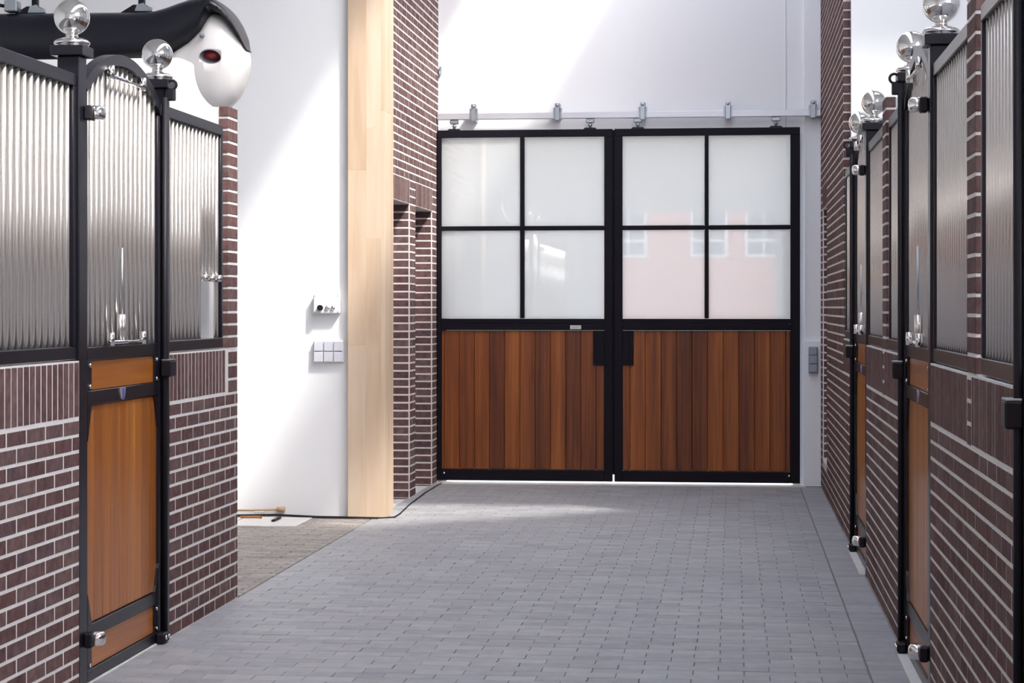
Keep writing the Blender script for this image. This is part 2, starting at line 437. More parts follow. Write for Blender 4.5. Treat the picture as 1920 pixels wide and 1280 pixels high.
# white pilaster and boxed-in lower casing beside the right door leaf
struct(box('trim_1', 0.598, 0.734, 17.28, 17.32, 0, 6.5, 'panel_white', bev=0.002), 'white vertical cover strip between door and brick pier')
struct(box('trim_2', 0.588, 0.734, 17.235, 17.28, 0, 1.215, 'panel_white', bev=0.003), 'white boxed casing carrying the grey socket')
struct(box('trim_3', 0.438, 0.446, 17.312, 17.32, 3.0, 6.5, 'grey_plastic'), 'thin vertical seam in the white wall above the doors')
struct(box('trim_4', -2.52, 0.60, 17.06, 17.32, -0.01, 0.003, 'cream'), 'threshold strip under the sliding doors, leaking light put into its cream tone')

# ------------------------------------------------------------------ low brick walls of the stall fronts
def stall_wall(name, label, side, y0, y1, column=None, k0=0, rank=lambda t: t[1]):
    X, out = (XL, 1) if side == 'L' else (XR, -1)
    core = struct(box(name, X - out * 0.0015, X - out * 0.115, y0, y1, -0.008, 1.291, 'mortar'), label)
    skip = [(column[0], column[1], 1.06, 1.40)] if column else []
    fs = courses(y0, y1, 0.0, 1.0626, 'half', skip=(), k0=k0)
    fs += soldiers(y0, y1, 1.0735, 1.284, skip=[column] if column else ())
    if column:
        for j in range(3):
            z = 1.0625 + 0.006 + j * 0.0725
            fs.append((column[0] + 0.006, column[1] - 0.006, z, z + 0.0595))
    pieces(core, on_x(fs, X, out), 'brick', 'brick', 300, rank=rank)
    return core
stall_wall('wall_left_near', 'low brown brick wall left of the golden wooden stall door', 'L', 3.44, 7.70, rank=lambda t: -t[1])
stall_wall('wall_left_far', 'low brown brick wall between the golden stall door and the white bay', 'L', 8.98, 10.245, (10.05, 10.245))
stall_wall('wall_right_near', 'low brick wall nearest the camera on the right side', 'R', 5.41, 7.735, (6.42, 6.53))
stall_wall('wall_right_middle', 'low brick wall between the two right-hand stall doors', 'R', 9.075, 11.42, (10.07, 10.18), 1)
stall_wall('wall_right_far', 'low brick wall between the far right stall door and brick pier', 'R', 12.745, 13.79)

# stall partitions: white plaster with a swept top and a brick end
def partition(name, label, side, y0, y1):
    X, out = (XL, 1) if side == 'L' else (XR, -1)
    far = -7.99 if side == 'L' else 5.99
    poly = [(X - out * 0.116, 0.0), (X - out * 0.116, 1.292), (X - out * 0.055, 1.292), (X - out * 0.055, 2.512)]
    for i in range(0, 15):
        t = math.pi / 2 * i / 14
        poly.append((X - out * (0.06 + 0.17 * math.sin(t)), 2.515 + 0.235 * (1 - math.cos(t))))
    poly += [(X - out * 0.240, 2.762), (X - out * 0.262, 2.768), (far, 2.768), (far, 0.0)]
    o = struct(prism(name, poly, 'y', y0 + 0.006, y1 - 0.002, 'white'), label)
    m = box('mortar', X - out * 0.0015, X - out * 0.054, y0 + 0.005, y1 - 0.004, 1.292, 2.517, 'mortar', o)
    fs = []
    z = 1.296; k = 0
    while z + 0.0505 < 2.53:
        if k % 2: fs.append((y0, y1, z, z + 0.0505))
        else: fs.append((y0, y1, z, z + 0.0505))
        z += 0.0617; k += 1
    pieces(o, on_x(fs, X, out, depth=0.047), 'brick', 'brick', 300)
    return o
partition('wall_partition_left', 'white stall partition with swept top behind the left finials', 'L', 10.05, 10.245)
partition('wall_partition_right_near', 'white stall partition with brick end between near right grilles', 'R', 6.30, 6.53)
partition('wall_partition_right_far', 'white stall partition with brick end between middle right grilles', 'R', 9.95, 10.18)

# ------------------------------------------------------------------ tall brick piers beside the doors
XP = -2.53
N1, N2 = (14.86, 15.76), (16.05, 16.95)
NZ = 2.3125
comb = [(14.62, 0), (N1[0], 0), (N1[0], NZ), (N1[1], NZ), (N1[1], 0), (N2[0], 0), (N2[0], NZ), (N2[1], NZ), (N2[1], 0), (17.32, 0), (17.32, 6.5), (14.62, 6.5)]
pier = struct(prism('wall_pier_left', comb, 'x', XP - 0.22, XP - 0.0015, 'mortar'), 'tall brown brick pier with two tall niches beside the timber post')
box('niche_back', -3.0, XP - 0.221, 14.62, 17.32, 0, 6.5, 'mortar', pier)
fs = courses(14.63, 17.31, 0.0, 6.45, 'wild', skip=[(N1[0], N1[1] + 0.012, -1, 2.503), (N2[0], N2[1] + 0.012, -1, 2.503)])
fs = [f for f in fs]
face = on_x(fs, XP, 1)
face += on_x(soldiers(N1[0], N1[1], NZ + 0.004, 2.498) + soldiers(N2[0], N2[1], NZ + 0.004, 2.498), XP, 1)
jam = []
for (yy) in (N1[1], N2[1]):
    for kk in range(37):
        z = kk * 0.0625 + 0.006
        jam.append((XP - 0.208, XP - 0.010, z, z + 0.0505))
    face += on_y(jam, yy - 0.0015, -1, depth=0.010); jam = []
for nn in (N1, N2):
    face += on_x(courses(nn[0] + 0.01, nn[1] - 0.05, 0.0, 2.3, 'wild'), XP - 0.214, 1, depth=0.03)
pieces(pier, face, 'brick', 'brick', 300, rank=lambda t: (t[1] < 14.95 or t[2] > 4.0 or t[0] < XP - 0.22, t[1] - t[2] * 0.05))

XQ = XR
RN = (16.2, 16.95)
combr = [(13.80, 0), (17.32, 0), (17.32, 6.5), (13.80, 6.5)]
hole = [(RN[0], 0.24), (RN[1], 0.24), (RN[1], NZ), (RN[0], NZ)]
combr = [(13.80, 0), (17.32, 0), (17.32, 6.5), (RN[1], 6.5), (RN[1], 0.24), (RN[0], 0.24), (RN[0], 6.5), (13.80, 6.5)]
pierr = struct(prism('wall_pier_right', combr, 'x', XQ + 0.0015, XQ + 0.2, 'mortar'), 'tall brown brick pier right of the sliding doors')
box('niche_back', XQ + 0.201, XQ + 0.5, 14.0, 17.32, 0, 6.5, 'mortar', pierr)
box('lintel_core', XQ + 0.0015, XQ + 0.2, RN[0], RN[1], NZ, 6.5, 'mortar', pierr)
fs = courses(13.80, 17.3, 0.0, 6.45, 'wild', skip=[(RN[0], RN[1] + 0.012, 0.24, 2.503)])
fr = on_x(fs, XQ, -1) + on_x(soldiers(RN[0], RN[1], NZ + 0.004, 2.498), XQ, -1)
for kk in range(4, 37):
    z = kk * 0.0625 + 0.006
    fr += on_y([(XQ + 0.010, XQ + 0.19, z, z + 0.0505)], RN[1] - 0.0015, -1, depth=0.010)
for kk in range(21, 104):
    z = kk * 0.0625 + 0.006
    fr += on_y([(XQ + 0.003, XQ + 0.048, z, z + 0.0505)], 13.793, -1, depth=0.03)
pieces(pierr, fr, 'brick', 'brick', 300, rank=lambda t: (t[2] > 4.0, t[1]))

# ------------------------------------------------------------------ timber post
tp = thing('timber_post', 'pale pine timber post standing at the end of the white wall', 'post', (-2.6, 14.5, 0))
for (xa, xb, cuts) in ((-2.739, -2.606, (0, 1.23, 2.48, 4.1, 6.49)), (-2.606, -2.500, (0, 1.99, 2.78, 5.0, 6.49)), (-2.500, -2.468, (0, 2.9, 6.49))):
    for za, zb in zip(cuts, cuts[1:]):
        box('lamella', xa, xb, 14.27, 14.62, za, zb, 'pine', tp, 0.0012)

# ------------------------------------------------------------------ stall furniture
def sx(side): return (XL, 1) if side == 'L' else (XR, -1)

def stall_post(side, y0, label, latch=False):
    X, o = sx(side); w = 0.09; yc = y0 + w / 2; xc = X - o * w / 2
    t = thing('stall_post', label, 'post', (xc, yc, 0), 'stall posts with chrome balls')
    box('shaft', X, X - o * w, y0, y0 + w, 0, 2.485, 'black', t, 0.004)
    box('cap', xc - 0.067, xc + 0.067, yc - 0.067, yc + 0.067, 2.485, 2.525, 'black', t, 0.003)
    lathe('finial_ball', [(0.0, 2.712)] + [(round(0.070 * math.sin(a * math.pi / 30), 5), round(2.642 + 0.070 * math.cos(a * math.pi / 30), 5)) for a in range(1, 27)] + [(0.026, 2.577)], (xc, yc, 0), 'chrome', t)
    lathe('finial_base', [(0.024, 2.580), (0.0235, 2.568), (0.028, 2.561), (0.046, 2.557), (0.062, 2.551), (0.070, 2.543), (0.071, 2.537), (0.067, 2.533), (0.064, 2.530), (0.066, 2.5255), (0.0, 2.5255)], (xc, yc, 0), 'chrome', t)
    if latch:
        b = box('latch_keeper', X + o * 0.002, X + o * 0.045, yc - 0.05, yc - 0.01, 2.43, 2.485, 'black_matt', t, 0.004)
        torus('latch_eye', (X + o * 0.035, yc - 0.04, 2.50), 0.020, 0.006, (0, 1, 0), 'black_matt', b)
    else:
        for z in (2.27, 0.19):
            b = box('hinge_bracket', X + o * 0.001, X + o * 0.034, y0 + 0.045, y0 + 0.105, z - 0.032, z + 0.026, 'black_matt', t, 0.006)
            lathe('hinge_barrel', [(0.0, -0.027), (0.026, -0.027), (0.033, -0.019), (0.036, 0.0), (0.033, 0.019), (0.026, 0.027), (0.0, 0.027)], (X + o * 0.038, y0 + 0.105, z), 'chrome', b)
    return t

def grille(side, y0, y1, label, gap=None, ztop=2.414, bar_lo=None):
    """gap = (ya, yb, z): bars between ya and yb end at height z (feed opening)"""
    X, o = sx(side); v0, v1 = X - o * 0.010, X - o * 0.050
    t = thing('grille_panel', label, 'grille', (X - o * 0.03, (y0 + y1) / 2, 1.292), 'barred grille panels on the stall walls')
    box('bottom_rail', v0, v1, y0, y1, 1.296, 1.347, 'black', t, 0.003)
    box('top_rail', v0, v1, y0, y1, ztop - 0.05, ztop, 'black', t, 0.003)
    for (a, b) in ((y0, y0 + 0.03), (y1 - 0.03, y1)):
        box('stile', v0, v1, a, b, 1.348, ztop - 0.051, 'black', t, 0.003)
    n = max(2, round((y1 - y0 - 0.06) / 0.069)); p = (y1 - y0 - 0.06) / n
    for i in range(n):
        yy = y0 + 0.03 + (i + 0.5) * p; z0 = 1.345
        if gap and gap[0] < yy < gap[1] - p * 1.1: z0 = gap[2]
        cyl('bar', (X - o * 0.03, yy, z0), (X - o * 0.03, yy, ztop - 0.048), 0.0122, 'steel', t)
    if gap:
        box('bar_clamp', X - o * 0.008, X - o * 0.052, gap[0], gap[1], gap[2] - 0.012, gap[2] + 0.014, 'chrome', t, 0.008)
        for yy in (gap[0] + 0.02, (gap[0] + gap[1]) / 2, gap[1] - 0.02):
            lathe('clamp_bead', [(0.0, -0.02), (0.016, -0.014), (0.018, 0.0), (0.016, 0.014), (0.0, 0.02)], (X - o * 0.012, yy, gap[2] + 0.004), 'chrome', t, 16)
    return t

def stall_door(side, y0, y1, label, wmat):
    X, o = sx(side)
    f0, f1 = X - o * 0.012, X - o * 0.052          # frame depth
    t = thing('stall_door', label, 'stall door', (X - o * 0.03, (y0 + y1) / 2, 0), 'hinged stall doors')
    a, b = y0 + 0.003, y1 - 0.003; st = 0.045
    for (p, q) in ((a, a + st), (b - st, b)): box('stile', f0, f1, p, q, 0.008, 2.36, 'black', t, 0.003)
    def rail(nm, z0, z1, extra=0.0): return box(nm, f0 + o * extra, f1, a + st, b - st, z0, z1, 'black', t, 0.003)
    rail('middle_rail', 1.287, 1.340); lock = rail('lock_rail', 1.108, 1.166); rail('kick_rail', 0.176, 0.232); rail('bottom_rail', 0.008, 0.052)
    # arched head
    mid = (a + b) / 2; half = (b - a) / 2; sag = 0.165; R = (half * half + sag * sag) / (2 * sag); zc = 2.56 - R
    bm = bmesh.new(); seg = 28; rings = []
    am = math.asin(half / R)
    for i in range(seg + 1):
        an = -am + 2 * am * i / seg; ring = []
        for (rr, v) in ((R, f0 + o * 0.006), (R, f1), (R - 0.046, f1), (R - 0.046, f0 + o * 0.006)):
            ring.append(bm.verts.new((v - X, rr * math.sin(an), zc + rr * math.cos(an))))
        rings.append(ring)
    for P_, Q_ in zip(rings, rings[1:]):
        for j in range(4): bm.faces.new((P_[j], P_[(j + 1) % 4], Q_[(j + 1) % 4], Q_[j]))
    bm.faces.new(rings[0]); bm.faces.new(rings[-1]); bmesh.ops.recalc_face_normals(bm, faces=bm.faces)
    link('arched_head', bm_mesh(bm, 'arched_head'), M['black'], t, (X, mid, 0))
    def under(yy): return zc + math.sqrt(max(0, (R - 0.044) ** 2 - (yy - mid) ** 2))
    n = 15; p = (b - a - 2 * st) / n
    for i in range(n):
        yy = a + st + (i + 0.5) * p
        cyl('bar', (X - o * 0.032, yy, 1.338), (X - o * 0.032, yy, round(under(yy) + 0.006, 3)), 0.0122, 'steel', t)
    # swing-out hatch: rods, clamps and slide bolt
    ha, hb = mid - 0.27, mid + 0.24
    for z, nm in ((2.452, 'hatch_rod'), (1.356, 'hatch_rod')):
        cyl(nm, (X + o * 0.002, ha, z), (X + o * 0.002, hb, z), 0.008, 'chrome', t)
        for yy in (ha + 0.03, hb - 0.03):
            c = cyl('rod_clamp', (X + o * 0.002, yy, z - 0.014), (X + o * 0.002, yy, z + 0.04), 0.015, 'chrome', t)
    for dy in (-0.035, 0.0):
        cyl('bolt_sleeve', (X - o * 0.008, mid - 0.05 + dy, 1.365), (X - o * 0.008, mid - 0.05 + dy, 1.47), 0.013, 'steel', t)
    cyl('slide_bolt', (X - o * 0.010, mid - 0.05, 1.47), (X - o * 0.010, mid - 0.05, 1.75), 0.005, 'galv', t)
    # boarding
    w0, w1 = X - o * 0.022, X - o * 0.048
    box('kick_board', w0, w1, a + st, b - st, 0.053, 0.175, 'teak_y', t, 0.002)
    box('upper_board', w0, w1, a + st, b - st, 1.167, 1.286, 'teak_y', t, 0.002)
    n = 9; p = (b - a - 2 * st) / n
    for i in range(n):
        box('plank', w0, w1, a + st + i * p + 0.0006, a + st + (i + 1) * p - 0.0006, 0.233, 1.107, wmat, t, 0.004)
    # corner gussets and bolts
    for (yy, d) in ((a + st, 1), (b - st, -1)):
        prism('gusset', [(yy, 1.107), (yy + d * 0.060, 1.107), (yy + d * 0.040, 1.075), (yy + d * 0.012, 0.985), (yy, 0.965)], 'x', f0 + o * 0.001, f0 - o * 0.009, 'black', t)
        prism('gusset', [(yy, 0.233), (yy + d * 0.060, 0.233), (yy + d * 0.040, 0.262), (yy + d * 0.012, 0.335), (yy, 0.355)], 'x', f0 + o * 0.001, f0 - o * 0.009, 'black', t)
        for (p0, p1) in ((1.167, 1.286), (0.053, 0.175)):
            pl = box('edge_plate', f0, f0 - o * 0.009, min(yy, yy + d * 0.055), max(yy, yy + d * 0.055), p0, p1, 'black', t, 0.002)
            for z in (p0 + 0.016, p1 - 0.018):
                lathe('bolt', [(0.010, 0), (0.009, 0.004), (0.0, 0.007)], (f0, yy + d * 0.030, z), 'chrome', pl, 12, (o, 0, 0))
    # latch rod with grip and floor bolt at the closing side
    cyl('latch_rod', (X + o * 0.010, b - 0.022, 0.05), (X + o * 0.010, b - 0.022, 2.44), 0.013, 'black_matt', t)
    g = box('latch_grip', X + o * 0.001, X + o * 0.048, b - 0.06, b + 0.03, 1.19, 1.262, 'black_matt', t, 0.006)
    box('grip_lip', X + o * 0.004, X + o * 0.046, b - 0.055, b + 0.025, 1.262, 1.268, 'galv', g, 0.001)
    fbolt = box('floor_bolt', X - o * 0.011, X + o * 0.030, b - 0.10, b - 0.005, 0.004, 0.050, 'black_matt', t, 0.008)
    for yy in (b - 0.08, b - 0.035):
        lathe('bolt_head', [(0.011, 0), (0.010, 0.006), (0.0, 0.010)], (X + o * 0.030, yy, 0.030), 'chrome', fbolt, 12, (o, 0, 0))
    # maker's shield on the lock rail
    bx = f0; yb = mid - 0.04; zb = 1.139
    sh = prism('shield_badge', [(yb - 0.034, zb + 0.024), (yb + 0.034, zb + 0.024), (yb + 0.034, zb + 0.004), (yb + 0.020, zb - 0.022), (yb, zb - 0.027), (yb - 0.020, zb - 0.022), (yb - 0.034, zb + 0.004)], 'x', bx, bx + o * 0.004, 'badge_silver', t)
    box('badge_field', bx + o * 0.004, bx + o * 0.0055, yb - 0.017, yb + 0.017, zb - 0.022, zb + 0.021, 'badge_blue', sh)
    return t

# left-hand stall
stall_post('L', 7.70, 'black hinge post with chrome ball at the near side of the golden left stall door')
stall_post('L', 8.89, 'black latch post with chrome ball in front of the white swept partition', True)
stall_door('L', 7.79, 8.89, 'black framed stall door with golden planks on the left side', 'teak_lit')
grille('L', 3.45, 7.695, 'wide steel-barred grille at the left edge of the picture')
grille('L', 8.985, 9.985, 'steel-barred grille with feed gap beside the white bay', gap=(9.62, 9.93, 1.64))
# right-hand stalls
stall_post('R', 7.735, 'black hinge post with large chrome ball at the top right')
stall_post('R', 8.985, 'black latch post with chrome ball just behind the largest right-hand ball', True)
stall_door('R', 7.825, 8.985, 'black framed stall door with planks between the near and middle right brick walls', 'teak_lit')
stall_post('R', 11.42, 'black hinge post with chrome ball right of the farthest small ball')
stall_post('R', 12.655, 'black latch post with the farthest and smallest chrome ball', True)
stall_door('R', 11.51, 12.655, 'farthest narrow looking stall door beside the right brick pier', 'teak_lit')
stall_post('R', 5.32, 'black latch post at the extreme right edge of the picture', True)
stall_post('R', 4.07, 'black hinge post nearest the camera on the right side', False)
stall_door('R', 4.16, 5.32, 'stall door at the extreme right edge, only its grip showing', 'teak_lit')
grille('R', 5.42, 6.255, 'steel-barred grille at the right edge of the picture')
grille('R', 6.535, 7.73, 'steel-barred grille between the large chrome ball post and brick strip')
grille('R', 9.08, 9.91, 'short steel-barred grille just beyond the near right stall door')
grille('R', 10.185, 11.415, 'narrow looking steel-barred grille left of the far brick strip')
grille('R', 12.75, 13.73, 'farthest thin looking grille against the right brick pier')
for i, (sd, ya, yb) in enumerate((('L', 7.79, 8.89), ('R', 7.825, 8.985), ('R', 11.51, 12.655), ('R', 4.16, 5.32))):
    X, o = sx(sd)
    where = ('the golden stall door on the left', 'the nearer right-hand stall door', 'the farthest right-hand stall door', 'the stall door at the right picture edge')[i]
    struct(box('trim_%d' % (5 + i), X + o * (0.03 if sd == 'R' else -0.004), X - o * 0.10, ya, yb, -0.012, 0.004, 'slab', bev=0.002), 'pale concrete sill under ' + where)

# ------------------------------------------------------------------ sliding doors
YF = 17.20
def leaf(x0, x1, lst, rst, mx, seams, pocket, label, plate=None):
    t = thing('sliding_door', label, 'sliding door', ((x0 + x1) / 2, YF + 0.03, 0.0), 'pair of sliding doors')
    y0, y1 = YF, YF + 0.06
    box('stile', x0, x0 + lst, y0, y1, 0.02, 2.951, 'black_door', t, 0.003); box('stile', x1 - rst, x1, y0, y1, 0.02, 2.951, 'black_door', t, 0.003)
    gx0, gx1 = x0 + lst, x1 - rst
    box('top_rail', x0, x1, y0, y1, 2.952, 3.015, 'black_door', t, 0.003)
    box('glazing_rail', gx0, gx1, y0 + 0.004, y1, 1.3602, 1.404, 'black_door', t, 0.003)
    box('middle_rail', gx0, gx1, y0, y1, 1.304, 1.360, 'black_door', t, 0.003)
    bot = box('bottom_rail', gx0, gx1, y0, y1, 0.02, 0.114, 'black_door', t, 0.003)
    gm = (mx - 0.0185, mx + 0.0185)
    box('glazing_bar', gm[0], gm[1], y0 + 0.004, y1 - 0.01, 1.405, 2.951, 'black_door', t, 0.003)
    for (p, q) in ((gx0, gm[0]), (gm[1], gx1)):
        box('glazing_bar', p, q, y0 + 0.006, y1 - 0.012, 2.156, 2.194, 'black_door', t, 0.003)
        for (z0, z1) in ((1.405, 2.1555), (2.1945, 2.951)):
            box('pane', p + 0.0005, q - 0.0005, y0 + 0.028, y0 + 0.036, z0, z1, 'glass', t)
    xs = [gx0] + [s for s in seams if gx0 + 0.01 < s < gx1 - 0.01] + [gx1]
    for a, b in zip(xs, xs[1:]):
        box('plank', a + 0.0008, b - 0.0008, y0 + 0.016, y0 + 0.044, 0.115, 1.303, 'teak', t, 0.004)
    box('light_stop_board', gx0, gx1, y0 + 0.0445, y0 + 0.050, 0.115, 1.303, 'black_matt', t)  # added behind the planks to stop light showing through the seams
    p0, p1 = pocket
    pk = box('handle_pocket', p0, p1, y0 + 0.008, y0 + 0.0158, 1.008, 1.303, 'black_door', t, 0.002)
    inner = p0 if p0 > (x0 + x1) / 2 else p1 - 0.034
    box('pocket_rim', inner, inner + 0.034, y0 + 0.001, y0 + 0.008, 1.008, 1.303, 'black_door', pk, 0.002)
    box('pocket_rim', min(p0 + 0.034, p0 if inner != p0 else p0 + 0.034), p1 if inner == p0 else p1 - 0.034, y0 + 0.001, y0 + 0.008, 1.008, 1.040, 'black_door', pk, 0.002)
    bxp = x0 + 0.06 if x0 < -2 else x1 - 0.09
    lathe('bolt', [(0.009, 0), (0.008, 0.003), (0.0, 0.006)], (bxp, y0, 0.082), 'chrome', bot, 12, (0, -1, 0))
    if plate:
        pl = box('maker_plate', plate[0], plate[1], y0 - 0.003, y0 + 0.001, 1.314, 1.347, 'plate', t, 0.001)
        for k in range(2):
            box('plate_print', plate[0] + 0.016, plate[1] - 0.016 - 0.012 * k, y0 - 0.0036, y0 - 0.0031, 1.333 - k * 0.010, 1.3355 - k * 0.010, 'print', pl)
    return t
leaf(-2.525, -1.020, 0.037, 0.070, -1.791, [-2.467 + 0.1307 * i for i in range(12)], (-1.185, -1.088),
     'left black framed sliding door with brown planks and four panes', (-1.381, -1.287))
leaf(-1.004, 0.557, 0.068, 0.080, -0.224, [-0.873 + 0.1312 * i for i in range(12)], (-0.938, -0.841),
     'right black framed sliding door with brown planks and four panes')

box('gap_light_stop', -1.032, -0.992, YF + 0.061, YF + 0.072, 0.075, 3.01, 'black_matt', bpy.data.objects['sliding_door'], 0.002)  # added strip that blocks daylight in the gap between the leaves

# door track on the wall
tr = thing('door_track', 'silver sliding door track fixed on the white wall above both doors', 'door track', (-0.9, 17.2, 3.1))
box('track_rail', -2.525, 0.73, 17.195, 17.26, 3.106, 3.162, 'alu', tr, 0.004)
for x in (-2.209, -1.490, -0.764, -0.045, 0.668):
    b = box('track_bracket', x - 0.022, x + 0.022, 17.188, 17.32, 3.090, 3.238, 'galv', tr, 0.004)
    for dx in (-0.030, 0.030): box('bracket_flange', x + dx - 0.006, x + dx + 0.006, 17.192, 17.27, 3.10, 3.20, 'galv', b, 0.002)
    lathe('bracket_bolt', [(0.014, 0), (0.013, 0.008), (0.0, 0.010)], (x, 17.188, 3.218), 'galv', b, 8, (0, -1, 0))
labs = ('roller hanger above the left corner of the left sliding door', 'roller hanger above the right end of the left sliding door',
        'roller hanger above the left end of the right sliding door', 'roller hanger above the right corner of the right sliding door')
for x, lb in zip((-2.379, -1.212, -0.806, 0.357), labs):
    h = thing('roller_hanger', lb, 'door hanger', (x, 17.23, 3.016), 'roller hangers of the sliding doors')
    prism('foot_plate', [(x - 0.056, 3.0155), (x + 0.056, 3.0155), (x + 0.044, 3.028), (x - 0.044, 3.028)], 'y', 17.205, 17.255, 'black', h)
    cyl('hanger_bolt', (x, 17.228, 3.026), (x, 17.228, 3.086), 0.011, 'galv', h)
    cyl('lock_nut', (x, 17.228, 3.044), (x, 17.228, 3.058), 0.020, 'galv', h, 6)
    box('roller_block', x - 0.036, x + 0.036, 17.204, 17.252, 3.068, 3.1055, 'galv', h, 0.006)

# ------------------------------------------------------------------ wall fittings
cb = thing('control_box', 'white control box with black knob on the white wall', 'control box', (-2.894, 14.32, 1.525))
box('housing', -2.990, -2.800, 14.270, 14.33, 1.456, 1.594, 'box_plastic', cb, 0.006)
cyl('rotary_knob', (-2.938, 14.271, 1.497), (-2.938, 14.245, 1.497), 0.020, 'black_matt', cb, 20)
for x in (-2.886, -2.846):
    lathe('key_switch', [(0.017, 0), (0.016, 0.012), (0.010, 0.017), (0.0, 0.018)], (x, 14.271, 1.497), 'chrome', cb, 18, (0, -1, 0))
for x in (-2.978, -2.812):
    for z in (1.468, 1.582): lathe('screw', [(0.006, 0), (0.0, 0.003)], (x, 14.2705, z), 'galv', cb, 10, (0, -1, 0))
sw = thing('switch_block', 'block of six pale grey switches below the control box', 'light switch', (-2.885, 14.33, 1.19))
box('back_frame', -2.994, -2.776, 14.305, 14.33, 1.106, 1.264, 'box_plastic', sw, 0.004)
for i in range(3):
    for j in range(2):
        x0 = -2.990 + i * 0.072; z0 = 1.110 + j * 0.077
        box('rocker', x0, x0 + 0.065, 14.288, 14.305, z0, z0 + 0.070, 'grey_plastic', sw, 0.003)
so = thing('socket_block', 'shade-toned socket block low beside the right brick pier', 'socket', (0.67, 17.23, 1.05))
box('socket_body', 0.628, 0.705, 17.190, 17.235, 0.948, 1.170, 'shaded_grey', so, 0.005)
for k in range(3): box('socket_flap', 0.634, 0.700, 17.180, 17.190, 0.955 + k * 0.073, 1.020 + k * 0.073, 'shaded_grey', so, 0.004)
ho = thing('cable_clip', 'small pale hook on the white wall beside the brick pier above the doors', 'hook', (-2.50, 17.3, 3.55))
box('hook_plate', -2.520, -2.500, 17.28, 17.32, 3.505, 3.575, 'galv', ho, 0.004)
torus('hook_ring', (-2.51, 17.27, 3.51), 0.018, 0.005, (1, 0, 0.2), 'galv', ho)

# ------------------------------------------------------------------ horse solarium hanging in the bay
def loft(name, stations, Yc, mat, parent, seg=24, power=1.0):
    """stations (x, ztop, zbot, half_depth)"""
    bm = bmesh.new(); rings = []; org = Vector((stations[0][0], Yc, stations[0][1]))
    for (x, zt, zb, hd) in stations:
        zc_, hh = (zt + zb) / 2, (zt - zb) / 2; ring = []
        for k in range(seg):
            a = 2 * math.pi * k / seg
            c, s = math.cos(a), math.sin(a)
            c2 = math.copysign(abs(c) ** power, c); s2 = math.copysign(abs(s) ** power, s)
            ring.append(bm.verts.new(Vector((x, Yc + hd * c2, zc_ + hh * s2)) - org))
        rings.append(ring)
    for A_, B_ in zip(rings, rings[1:]):
        for k in range(seg): bm.faces.new((A_[k], A_[(k + 1) % seg], B_[(k + 1) % seg], B_[k]))
    bm.faces.new(rings[0]); bm.faces.new(rings[-1]); bmesh.ops.recalc_face_normals(bm, faces=bm.faces)
    return link(name, bm_mesh(bm, name, True), M[mat], parent, org)
def interp(st, n=6):
    out = []
    for i in range(len(st) - 1):
        p0 = st[max(i - 1, 0)]; p1 = st[i]; p2 = st[i + 1]; p3 = st[min(i + 2, len(st) - 1)]
        for j in range(n):
            t = j / n
            out.append(tuple(0.5 * (2 * b + (c - a) * t + (2 * a - 5 * b + 4 * c - d) * t * t + (3 * b - a - 3 * c + d) * t ** 3) if k else b + (c - b) * t
                             for k, (a, b, c, d) in enumerate(zip(p0, p1, p2, p3))))
    return out + [st[-1]]
SY = 12.3
so_ = thing('horse_solarium', 'black and white horse solarium hanging high in the left bay', 'solarium', (-3.9, SY, 3.2))
black_st = [(-5.6, 3.335, 3.00, 0.20), (-4.577, 3.335, 3.00, 0.20), (-3.893, 3.331, 3.01, 0.20), (-3.585, 3.331, 3.025, 0.20), (-3.482, 3.354, 3.050, 0.20), (-3.380, 3.386, 3.100, 0.21),
            (-3.295, 3.405, 3.143, 0.22), (-3.244, 3.412, 3.185, 0.23), (-3.215, 3.410, 3.255, 0.235), (-3.196, 3.405, 3.307, 0.235), (-3.158, 3.387, 3.307, 0.23), (-3.106, 3.340, 3.280, 0.21),
            (-3.055, 3.267, 3.215, 0.18), (-3.012, 3.181, 3.142, 0.13), (-2.981, 3.090, 3.080, 0.06)]
loft('outer_shell', interp(black_st), SY, 'dark_shell', so_, 28, 0.7)
white_st = [(-3.600, 3.05, 2.98, 0.10), (-3.480, 3.06, 2.87, 0.16), (-3.400, 3.11, 2.79, 0.195), (-3.330, 3.16, 2.73, 0.21), (-3.262, 3.24, 2.70, 0.218), (-3.208, 3.316, 2.69, 0.220), (-3.158, 3.316, 2.70, 0.215),
            (-3.106, 3.29, 2.735, 0.200), (-3.055, 3.225, 2.785, 0.17), (-3.012, 3.15, 2.862, 0.125), (-2.984, 3.085, 2.945, 0.07), (-2.974, 3.03, 2.985, 0.02)]
loft('inner_shell', interp(white_st), SY, 'shell_white', so_, 32, 0.9)
ax = Vector((0.10, -0.97, -0.20)).normalized(); lc = Vector((-3.172, SY - 0.205, 3.030)); OVAL = (1.08, 0.70, 1.0)
cut = cyl('cutter', lc - ax * 0.085, lc + ax * 0.20, 0.0615, 'grey_cup', None, 40); cut.scale = OVAL
shell = next(o for o in so_.children if o.name.startswith('inner_shell'))
bo = shell.modifiers.new('hole', 'BOOLEAN'); bo.operation = 'DIFFERENCE'; bo.object = cut; bo.solver = 'EXACT'
bpy.context.view_layer.update()
holed = bpy.data.meshes.new_from_object(shell.evaluated_get(bpy.context.evaluated_depsgraph_get()))
shell.modifiers.clear(); shell.data = holed
if len(holed.materials) == 0: holed.materials.append(M['shell_white'])
bpy.data.objects.remove(cut, do_unlink=True)
lamp = lathe('lamp_cup', [(0.0612, -0.084), (0.0612, 0.012), (0.0580, 0.012), (0.0560, -0.074), (0.0, -0.076)], lc, 'grey_cup', so_, 36, ax); lamp.scale = OVAL
lathe('red_lens', [(0.0, 0.024), (0.026, 0.021), (0.044, 0.012), (0.050, 0.001), (0.0, 0.0)], lc, 'red', lamp, 24, (0, 0, 1)).location = (0, 0.006, -0.074)
